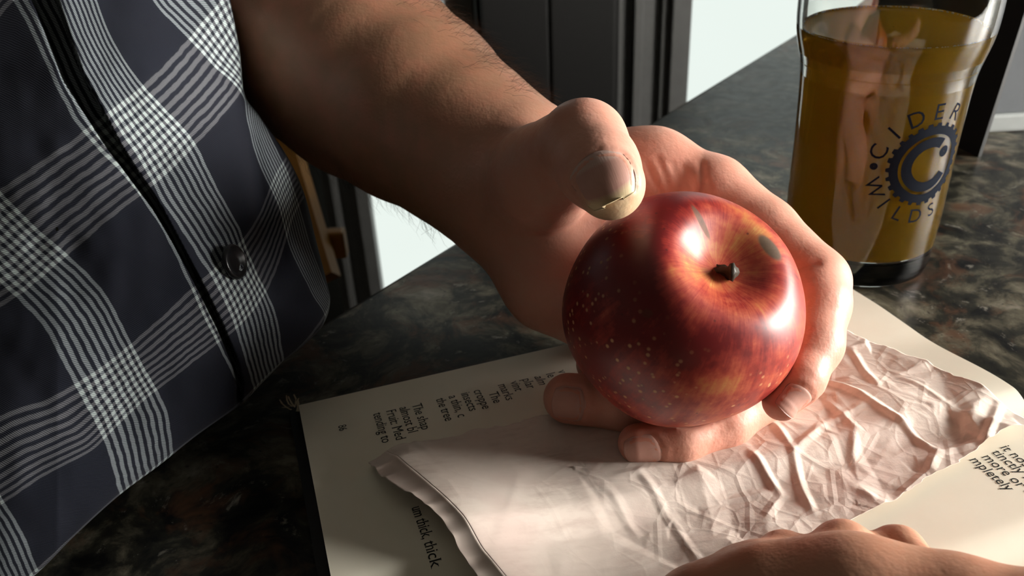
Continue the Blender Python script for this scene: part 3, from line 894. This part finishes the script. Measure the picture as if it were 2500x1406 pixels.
def build_man():
    man = empty('person', tuple(P(300, 700, .40)*[1, 1, 0]))
    tag(man, 'person in a navy plaid button shirt leaning over the counter, holding the apple', 'person')
    S3 = lambda x, y: on_hand(np.array([float(x)]), np.array([float(y)]))[0]
    for (x0, y0), (x1, y1), w, dep in (
            ((1935, 662), (1995, 640), .0011, .0010), ((1712, 395), (1722, 468), .0013, .0009), ((1580, 400), (1612, 470), .0010, .0007),
            ((1605, 385), (1640, 470), .0010, .0006), ((1640, 400), (1668, 465), .0012, .0006), ((1665, 405), (1690, 462), .0016, .0007),
            ((1935, 812), (1965, 800), .0013, .0006), ((1390, 395), (1462, 366), .0010, .0006), ((1745, 1062), (1775, 1040), .0014, .0005)):
        CREASES.append((S3(x0, y0), S3(x1, y1), w, dep))
    make_nail('thumbnail', None, 1468, 432, (.42, .9), .0166, .0178, man, 'broad pale thumbnail', 1.0)
    make_nail('fingernail', None, 1944, 980, (-.62, .78), .0105, .0090, man, None, .0)
    make_nail('fingernail', None, 1570, 1106, (-.93, .30), .0125, .0100, man, None, .0)
    make_nail('fingernail', None, 1388, 990, (-.98, -.05), .0125, .0110, man, None, .0)
    lo = (-.19, .20, .002); hi = (.125, .56, .21)
    V, F = surface_nets(hand_sdf, lo, hi, .0009)
    body = mesh('body', V, F, M['skin'], man)
    md = body.modifiers.new('relax', 'SMOOTH'); md.factor = .5; md.iterations = 3
    md2 = None
    # colouring of the skin itself: hand pinker than the forearm, fingertips redder
    ax = FOREARM[-1][0]-FOREARM[1][0]; ax /= np.linalg.norm(ax)
    s = (V-FOREARM[-1][0])@ax
    pink = sm(-.03, .075, s)
    tips = np.zeros(len(V))
    for c, r in ((INDEX[-1][0], .018), (MIDDLE[-1][0], .016), (RING[-1][0], .018), (THUMB[-1][0], .012)):
        tips = np.maximum(tips, sm(r, r*.35, np.linalg.norm(V-c, axis=1)))
    web = sm(.030, .008, np.linalg.norm(V-S3(1650, 440), axis=1))
    fattr(body, 'pink', pink); fattr(body, 'red', np.clip(tips*.8*sm(.05, .1, s)+web*.35, 0, 1))
    tp = S3(1500, 525); fattr(body, 'pale', sm(.013, .005, np.linalg.norm(V-tp, axis=1))*.9)
    # forearm hair along the far edge
    rng = np.random.default_rng(5)
    g = grad(lambda q: hand_sdf(q, False), V)
    up = g@UP*.75 + g@RT*.45
    ok = np.where((s < -.004) & (s > -.17) & (up > .45))[0]
    wgt = sm(.45, .95, up[ok]); pick = rng.choice(ok, 2300, p=wgt/wgt.sum())
    ok2 = np.where((s < -.01) & (s > -.15) & (g@UP < -.6) & (g@FW > -.3))[0]
    pick = np.concatenate([pick, rng.choice(ok2, 420)])
    HV, HF = [], []
    for i in pick:
        p = V[i]; n = g[i]; t = ax*rng.uniform(.5, 1.3)+n*rng.uniform(.35, .9)+rng.normal(0, .25, 3)
        L = rng.uniform(.004, .012); t /= np.linalg.norm(t)
        w = np.cross(t, n); w /= np.linalg.norm(w)+1e-9; w2 = np.cross(t, w); r = .000045
        b = len(HV); m_ = p+t*L*.55; e = p+t*L*.75+(ax*1.0-n*.1)*L*.35
        for c, k in ((p, 1), (m_, .8), (e, .25)):
            HV += [c+w*r*k, c-w*r*.5*k+w2*r*.87*k, c-w*r*.5*k-w2*r*.87*k]
        for q in range(2):
            for k in range(3):
                HF.append([b+q*3+k, b+q*3+(k+1) % 3, b+q*3+3+(k+1) % 3, b+q*3+3+k])
    hair = mesh('arm_hair', HV, HF, M['hair'], man); hair['kind'] = 'stuff'
    build_shirt(man)

# ------------------------------------------------------------------ plaid shirt
SC = np.array([140., 560.])
CONT = [(-500, -560), (100, -700), (420, -420), (548, -60), (562, 0), (585, 120), (598, 230), (632, 280), (700, 380), (742, 470), (770, 580), (798, 690), (806, 740), (788, 795), (745, 840),
        (690, 885), (640, 935), (590, 985), (480, 1063), (390, 1135), (290, 1210), (180, 1310), (90, 1400), (-40, 1500), (-260, 1560), (-560, 1300), (-760, 700), (-760, 100)]
CDEP = {}
GAP = np.array([(30, -300), (92, -100), (138, 0), (200, 180), (262, 295), (292, 352), (324, 402), (390, 502), (443, 600), (492, 692), (540, 790), (578, 880), (592, 940), (588, 1000), (560, 1080)], float)
GAPW = [(-300, 60), (0, 50), (180, 44), (300, 34), (400, 22), (500, 14), (600, 9), (1000, 9)]
def tps(ctrl, lam=8.0):
    c = np.array(ctrl, float); p = c[:, :2]/500; n = len(c)
    U = lambda r2: np.where(r2 > 1e-12, r2*np.log(np.maximum(r2, 1e-12)), 0)
    K = U(((p[:, None]-p[None])**2).sum(-1))+np.eye(n)*lam*1e-3
    Q = np.hstack([np.ones((n, 1)), p])
    A = np.block([[K, Q], [Q.T, np.zeros((3, 3))]])
    w = np.linalg.solve(A, np.concatenate([c[:, 2], np.zeros(3)]))
    def f(x, y):
        sh = x.shape; q = np.stack([x.ravel(), y.ravel()], -1)/500
        out = np.empty(len(q))
        for s in range(0, len(q), 40000):
            e = q[s:s+40000]; out[s:s+40000] = U(((e[:, None]-p[None])**2).sum(-1))@w[:n]+w[n]+e@w[n+1:]
        return out.reshape(sh)
    return f
def line(pts, val): return [(x, y, val) for x, y in pts]
CA_L = line([(0, 690), (100, 790), (160, 900), (215, 1000), (262, 1100), (292, 1210)], -.2) + line([(0, 455), (150, 600), (270, 722), (340, 860), (415, 1000), (428, 1090)], .2) \
     + line([(38, 10), (100, 130), (190, 308), (310, 438), (395, 560), (440, 650), (500, 780), (550, 880)], .8) + line([(0, 1195), (60, 1290), (92, 1370)], -.8) + [(-350, 500, -.55), (-300, 1200, -1.6), (-200, 0, .42)]
CA_R = line([(150, 60), (280, 300), (400, 500), (480, 622), (560, 765), (612, 925)], .8) + line([(242, 0), (300, 130), (395, 250), (490, 362), (592, 560), (660, 720), (692, 850)], 1.2) \
     + line([(370, 0), (450, 85), (530, 172), (600, 245), (612, 320), (640, 420), (682, 505), (705, 600), (752, 695), (788, 752)], 1.8) + line([(560, -20), (645, 300), (697, 400), (725, 480), (765, 610), (802, 715)], 2.2)
CB = line([(0, 448), (194, 314), (285, 245), (363, 179), (463, 75), (520, 10)], 1.2) + line([(0, 752), (100, 680), (179, 612), (349, 473), (488, 344), (588, 229)], .8) \
   + line([(0, 1001), (176, 931), (347, 805), (452, 705), (540, 625), (600, 565), (640, 500), (660, 440)], .2) + line([(35, 1212), (231, 1097), (452, 901), (583, 800), (650, 715), (692, 610), (715, 530)], -.2) \
   + line([(655, 905), (583, 978), (427, 1095), (300, 1192), (200, 1280), (740, 830)], -.8) + line([(0, 45), (35, 0)], 1.8) + [(-400, 700, 1.2), (-400, 1400, .1), (300, -200, 2.0)]

def shirt_frame():
    c = np.array(CONT, float); nC = len(c)
    # closed Catmull-Rom through the outline, then radius as a function of angle
    pts = []
    for i in range(nC):
        p0, p1, p2, p3 = c[i-1], c[i], c[(i+1) % nC], c[(i+2) % nC]
        for t in np.linspace(0, 1, 12, endpoint=False):
            pts.append(.5*((2*p1)+(-p0+p2)*t+(2*p0-5*p1+4*p2-p3)*t*t+(-p0+3*p1-3*p2+p3)*t**3))
    pts = np.array(pts)-SC
    ang = np.arctan2(pts[:, 1], pts[:, 0]); o = np.argsort(ang)
    return ang[o], np.linalg.norm(pts, axis=1)[o]
SANG, SRAD = shirt_frame()
def shirt_surface(phi, s):
    """outline-scaled dome: s = 0 centre, 1 silhouette, beyond 1 turning away behind"""
    rho = np.interp(phi, SANG, SRAD, period=2*np.pi)
    k = np.sin(np.minimum(s, 1.45)*np.pi/2)
    x = SC[0]+rho*k*np.cos(phi); y = SC[1]+rho*k*np.sin(phi)
    dirx, diry = np.cos(phi), np.sin(phi)
    # how far the cloth falls back at the silhouette in this direction
    back = .040 + .030*np.clip(dirx, 0, 1)*np.clip(1-diry, 0, 1) + .012*np.clip(-diry, 0, 1) + .06*np.clip(-dirx, 0, 1) + .012*np.clip(diry, 0, 1)*np.clip(dirx, 0, 1)
    kk = np.minimum(s, 1.0)
    d = .268 - .000048*rho*kk*np.sin(phi) + .000022*rho*kk*np.cos(phi) + back*(1-np.cos(s*np.pi/2))
    # position used for the weave keeps running outwards past the silhouette
    kv = np.where(s < .93, np.sin(s*np.pi/2), np.sin(.93*np.pi/2)+(s-.93)*1.0)
    xv = SC[0]+rho*kv*np.cos(phi); yv = SC[1]+rho*kv*np.sin(phi)
    return x, y, d, xv, yv
def gap_dist(x, y):
    """signed distance in px from the placket edge: > 0 right of it"""
    best = np.full(x.shape, 1e9); sg = np.ones(x.shape)
    for a, b in zip(GAP[:-1], GAP[1:]):
        ba = b-a; L2 = ba@ba
        h = np.clip(((x-a[0])*ba[0]+(y-a[1])*ba[1])/L2, 0, 1)
        dx = x-a[0]-h*ba[0]; dy = y-a[1]-h*ba[1]; dd = np.hypot(dx, dy)
        m = dd < best; best = np.where(m, dd, best); sg = np.where(m, np.sign(ba[1]*dx-ba[0]*dy), sg)
    return best*sg
def shirt_relief(x, y):
    g = gap_dist(x, y)
    w = np.interp(y, [a for a, _ in GAPW], [b for _, b in GAPW])
    near = sm(240, 0, np.abs(g))
    dz = np.where(g > 0, .0016*sm(70, 0, g)+.0004, 0)
    ditch = np.where(g <= 0, sm(-w-7, -w, g), sm(3.0, 0, g))
    dz = dz - .0100*ditch*(.35+.65*sm(4, 14, w))
    # drape: soft folds across and along
    dz = dz + .0022*vnoise(x/150+3, y/210+1) + .0007*vnoise(x/45+1, y/60+7)
    fold = np.exp(-(((x-612-(y-300)*.12)/26)**2))*sm(170, 280, y)*sm(760, 520, y)
    dz = dz - .0050*fold
    pull = np.exp(-(((x-690-(y-520)*.25)/22)**2))*sm(420, 500, y)*sm(700, 600, y)
    return dz + .0018*pull, g

def build_shirt(man):
    nP, nS = 760, 300
    phi = np.concatenate([np.linspace(-1.9, 2.3, 620, endpoint=False), np.linspace(2.3, 2*np.pi-1.9, 140, endpoint=False)])[:, None]
    s = np.concatenate([np.linspace(.003, .9, 230), np.linspace(.905, 1.42, 90)])[None, :]
    nP, nS = phi.shape[0], s.shape[1]
    x, y, d, xv, yv = shirt_surface(phi, s)
    dz, g = shirt_relief(x, y)
    dz = dz*sm(1.12, .96, s)
    v = P(x, y, d-dz)
    # never below the counter top
    v[..., 2] = np.maximum(v[..., 2], .0022 + 0*v[..., 2])
    o = mesh('shirt', v.reshape(-1, 3), grid_faces(nP, nS, wrap_n=True), M['plaid'], man)
    fa = tps(CA_L); fr = tps(CA_R); fb = tps(CB)
    a = np.where(g > 0, fr(xv, yv), fa(xv, yv)); b = fb(xv, yv)
    vattr(o, 'fabric', np.stack([a, b, 0*a], -1).reshape(-1, 3))
    o['label'] = 'navy plaid shirt with pale grey check stripes'
    # the button
    bx, by = 568., 640.
    d0 = invert_depth(bx, by); dzb, _ = shirt_relief(np.array([bx]), np.array([by]))
    c = P(bx, by, d0-dzb[0]-.0008)
    e = 6.0
    pa = P(bx+e, by, invert_depth(bx+e, by)); pb = P(bx, by+e, invert_depth(bx, by+e)); pc = P(bx, by, d0)
    n = np.cross(pb-pc, pa-pc); n /= np.linalg.norm(n); 
    if n@FW > 0: n = -n
    n = n + RT*1.3; n /= np.linalg.norm(n)
    a1 = np.cross(n, UP); a1 /= np.linalg.norm(a1); a2 = np.cross(n, a1)
    R = .0060
    prof = [(0.0, .0006), (.30, .0006), (.55, .00065), (.66, .0010), (.80, .0017), (.90, .0018), (.98, .0014), (1.0, .0008), (.97, .0002), (.85, -.0002), (0.0, -.0003)]
    seg = 40; V = []
    for r, z in prof:
        for k in range(seg):
            t = 2*math.pi*k/seg; V.append(c+(a1*math.cos(t)+a2*math.sin(t))*R*max(r, .01)+n*z)
    bt = mesh('button', V, grid_faces(len(prof), seg, wrap_m=True)[:, ::-1], M['button'], man)
    bt['label'] = 'round black shirt button'
    V, F = [], []
    for q in range(4):
        t0 = math.pi/4+q*math.pi/2; cc = c+(a1*math.cos(t0)+a2*math.sin(t0))*R*.26+n*.0008; b0 = len(V)
        for k in range(10):
            t = 2*math.pi*k/10; V.append(cc+(a1*math.cos(t)+a2*math.sin(t))*.0007)
        F.append(list(range(b0, b0+10)))
    mesh('thread', V, F, M['faint'], bt)
def invert_depth(x, y):
    ph = math.atan2(y-SC[1], x-SC[0]); rho = np.interp(ph, SANG, SRAD, period=2*np.pi)
    k = min(.9999, math.hypot(x-SC[0], y-SC[1])/rho); s = math.asin(k)/(math.pi/2)
    return float(shirt_surface(np.array([ph]), np.array([s]))[2][0])

# ------------------------------------------------------------------ second hand at the near edge of the book
def build_second_hand():
    man = empty('person', tuple(P(2100, 1420, .22)*[1, 1, 0]))
    tag(man, 'bare hand of a second person resting on the open book page', 'person')
    fore = chain([(2080, 1520, .213, 195), (2320, 1560, .205, 200), (2560, 1620, .195, 210), (3000, 1720, .175, 250), (3500, 1830, .155, 290)])
    back = chain([(1760, 1570, .222, 190), (1900, 1535, .218, 198), (2080, 1518, .213, 200)])
    knuck = zchain([(1700, 1490, .020, 100), (1850, 1430, .022, 100), (2000, 1420, .024, 100)])
    idx = zchain([(1990, 1420, .025, 95), (2058, 1348, .024, 76), (2120, 1370, .019, 66), (2140, 1400, .0165, 56)])
    mid = zchain([(1870, 1430, .022, 90), (1915, 1368, .0215, 70), (1985, 1390, .018, 60), (2020, 1420, .016, 54)])
    rng = zchain([(1780, 1460, .021, 88), (1795, 1410, .0205, 64), (1870, 1430, .017, 56), (1910, 1450, .016, 50)])
    pky = zchain([(1690, 1510, .020, 80), (1690, 1458, .019, 58), (1760, 1475, .017, 50), (1800, 1490, .016, 46)])
    thb = zchain([(2300, 1520, .030, 100), (2260, 1420, .024, 64), (2195, 1345, .0205, 60), (2180, 1340, .0200, 56)])
    def fn(p):
        d = smin(chain_sdf(p, fore, .004), chain_sdf(p, back, .004), .008)
        d = smin(d, chain_sdf(p, knuck, .004), .004)
        for c in (idx, mid, rng, pky): d = smin(d, chain_sdf(p, c, .002), .003)
        return smin(d, chain_sdf(p, thb, .002), .003)
    V, F = surface_nets(fn, (.0, .0, .004), (.30, .21, .15), .0011)
    body = mesh('body', V, F, M['skin2'], man)
    md = body.modifiers.new('relax', 'SMOOTH'); md.factor = .5; md.iterations = 3
    fattr(body, 'pink', sm(.14, .19, V[:, 1])*.6+.3); fattr(body, 'red', 0*V[:, 0]+.1*sm(.16, .19, V[:, 1])); fattr(body, 'pale', 0*V[:, 0])

# ------------------------------------------------------------------ pint of cider
GC = np.array([.17160, .37643, 0.0])
GPROF = [(.0, .0325), (.004, .0338), (.012, .0342), (.030, .0351), (.060, .0352), (.085, .0359), (.096, .0366), (.102, .0378), (.108, .0395), (.114, .0406), (.122, .0410), (.135, .0409), (.150, .0407), (.158, .0406)]
def g_r(z): return np.interp(z, [a for a, _ in GPROF], [b for _, b in GPROF])
def build_glass():
    zs = np.concatenate([np.linspace(0, .02, 9), np.linspace(.024, .158, 60)])
    k = np.array([g_r(np.array([z-.004, z-.002, z, z+.002, z+.004]).clip(0, .158)).mean() for z in zs])
    outer = [(0.0005, .0), (.027, .0), (.0312, .0008)]+[(r, z) for r, z in zip(k, zs) if z > .002]
    inner = [(r-.0022, z) for r, z in zip(k[::-1], zs[::-1]) if z > .014]
    inner += [(g_r(.014)-.006, .0115), (.018, .0105), (.0005, .0102)]
    prof = outer + [(k[-1]-.0006, .1588), (k[-1]-.0016, .1588)] + inner
    v, f = lathe(prof, 120, GC)
    g = mesh('pint_glass', v, f[:, ::-1], M['glass'])
    tag(g, 'clear bulged pint glass of golden cider with dark round printed logo', 'glass')
    LV = .1140
    zz = [z for z in zs if .0145 < z < LV]
    lp = [(.0004, .01035), (.018, .01065), (g_r(.014)-.0062, .0117)]+[(g_r(z)-.00215, z) for z in zz]
    lp += [(g_r(LV)-.0021, LV+.0006), (g_r(LV)-.0030, LV), (.03, LV-.0002), (.0004, LV-.0002)]
    v, f = lathe(lp, 120, GC)
    c = mesh('cider', v, f[:, ::-1], M['cider'])
    c.data.materials.append(M['cider_top'])
    for p in c.data.polygons:
        if p.center[2] > LV-.0003: p.material_index = 1
    tag(c, 'golden hazy cider filling the pint glass', 'drink')
    # ring of fine bubbles where the cider meets the glass
    rng = np.random.default_rng(4); bm = bmesh.new()
    for i in range(420):
        t = rng.uniform(0, 2*np.pi); r = g_r(LV)-.0026-abs(rng.normal(0, .0004)); s = rng.uniform(.00015, .0004)
        m = bmesh.ops.create_icosphere(bm, subdivisions=1, radius=s)['verts']
        bmesh.ops.translate(bm, verts=m, vec=Vector((GC[0]+r*math.cos(t), GC[1]+r*math.sin(t), LV+.0003)))
    b = bm_obj('foam_bubbles', bm, M['white_rim'], c, True); b['kind'] = 'stuff'
    # printed logo wraps the wall on the right-hand side
    zc = .0625
    th0 = math.radians(-73)
    def wrap(st, off=.00012):
        st = np.asarray(st, float)*1.17; z = zc+st[:, 1]; r = g_r(z)+off; th = th0+st[:, 0]/g_r(zc)
        return np.stack([GC[0]+r*np.cos(th), GC[1]+r*np.sin(th), z], -1)
    root = g
    def ring_band(r0, r1, a0, a1, n=60, teeth=0):
        V, F = [], []
        for i in range(n+1):
            a = a0+(a1-a0)*i/n
            rr = r1 + (.0012 if teeth and math.sin(a*teeth) > 0 else 0)
            for r in (r0, (r0+rr)/2, rr): V.append((r*math.cos(a), r*math.sin(a)))
        for i in range(n):
            for k in range(2): F.append([i*3+k, i*3+k+1, i*3+k+4, i*3+k+3])
        return wrap(V), F
    v, f = ring_band(.0118, .0150, 0, 2*math.pi, 240, 26); mesh('gear_ring', v, f, M['print'], root, False)
    v, f = ring_band(.0068, .0107, math.radians(60), math.radians(330), 80); mesh('open_ring', v, f, M['print'], root, False)
    v, f = ring_band(.0, .0024, 0, 2*math.pi, 24); v2 = wrap([(.0095*0+.0062+.0022*math.cos(t)*q, .0042+.0022*math.sin(t)*q) for t in np.linspace(0, 2*np.pi, 24, endpoint=False) for q in (0.05, 1)])
    F = [[i*2, i*2+1, ((i+1) % 24)*2+1, ((i+1) % 24)*2] for i in range(24)]
    mesh('open_ring_tip', v2, F, M['print'], root, False)
    def arc_text(word, centre_deg, step, rad, size, flip):
        n = len(word)
        for i, ch in enumerate(word):
            a = math.radians(centre_deg + (step if flip else -step)*(i-(n-1)/2))
            tv, tf = text_verts(ch, size)
            if not len(tv): continue
            tv = tv[:, :2]; tv = (tv-(tv.max(0)+tv.min(0))/2)*[1.0, 1.0]
            rot = a-math.pi/2 if not flip else a+math.pi/2
            c, s = math.cos(rot), math.sin(rot)
            q = np.stack([tv[:, 0]*c-tv[:, 1]*s, tv[:, 0]*s+tv[:, 1]*c], -1)+np.array([math.cos(a), math.sin(a)])*rad
            mesh('printed_letter', wrap(q), tf, M['print'], root, False)
    arc_text('CIDER', 115, 24, .0205, .0088, False)
    arc_text('WILDS', 246, 21, .0205, .0082, True)
    v2 = wrap([(-.0203+.0014*math.cos(t)*q, .0002+.0014*math.sin(t)*q) for t in np.linspace(0, 2*np.pi, 24, endpoint=False) for q in (0.05, 1)])
    mesh('printed_dot', v2, F, M['print'], root, False)

def build_menu():
    a = Pz(2388, 383, 0.0); b = Pz(2343, 363, 0.0)
    d = (b-a); d /= np.linalg.norm(d); nrm = np.array([d[1], -d[0], 0]); 
    if nrm@RT > 0: pass
    r = empty('menu_card', tuple((a+d*.05)))
    tag(r, 'upright black menu card standing behind the pint glass', 'menu')
    _r = ray(2500, 35); lean = CAM+_r*(a[1]/_r[1])-a
    nrm = np.cross(d, [0, 0, 1.0])
    if nrm[0] > 0: nrm = -nrm
    def quad(name, p0, w, h, t, mat):
        e = d; upv = lean/np.linalg.norm(lean); n = np.cross(e, upv); n /= np.linalg.norm(n)
        v = [p0, p0+e*w, p0+e*w+upv*h, p0+upv*h]; v = v+[q+n*t for q in v]
        f = [[0, 1, 2, 3], [7, 6, 5, 4], [4, 5, 1, 0], [5, 6, 2, 1], [6, 7, 3, 2], [7, 4, 0, 3]]
        return mesh(name, v, f, mat, r, False), e, upv, n
    o, e, upv, n = quad('front_panel', a, .13, .22, .0025, M['black'])
    quad('foot', a+d*.05, .08, .006, -.02, M['black'])
    sgn = 1 if n@(CAM-a) > 0 else -1
    for k, (w0, h0, s) in enumerate(((.010, .045, 'menu'), (.004, .008, 'cider'))):
        pass
    # grey metal caddy behind
    g0 = Pz(2400, 352, 0.0)
    c = empty('metal_caddy', (g0[0]+.12, g0[1]+.08, 0))
    tag(c, 'grey metal caddy with a pale bottom rim beside the black menu card', 'caddy')
    x0, y0 = g0[0]+.012, g0[1]+.022
    box('side_panel', (x0, y0, .012), (x0+.22, y0+.003, .15), M['grey'], c, .001)
    box('side_panel', (x0, y0+.13, .012), (x0+.22, y0+.133, .15), M['grey'], c, .001)
    box('end_panel', (x0, y0+.003, .012), (x0+.003, y0+.13, .15), M['grey'], c)
    box('end_panel', (x0+.217, y0+.003, .012), (x0+.22, y0+.13, .15), M['grey'], c)
    box('bottom_rim', (x0-.003, y0-.003, 0), (x0+.223, y0+.136, .012), M['white_rim'], c, .002)
    box('top_rim', (x0-.002, y0-.002, .147), (x0+.222, y0+.005, .152), M['grey'], c, .001)

build_room()
build_counter()
build_book()
build_sheet()
build_apple()
build_glass()
build_menu()
build_man()
build_second_hand()
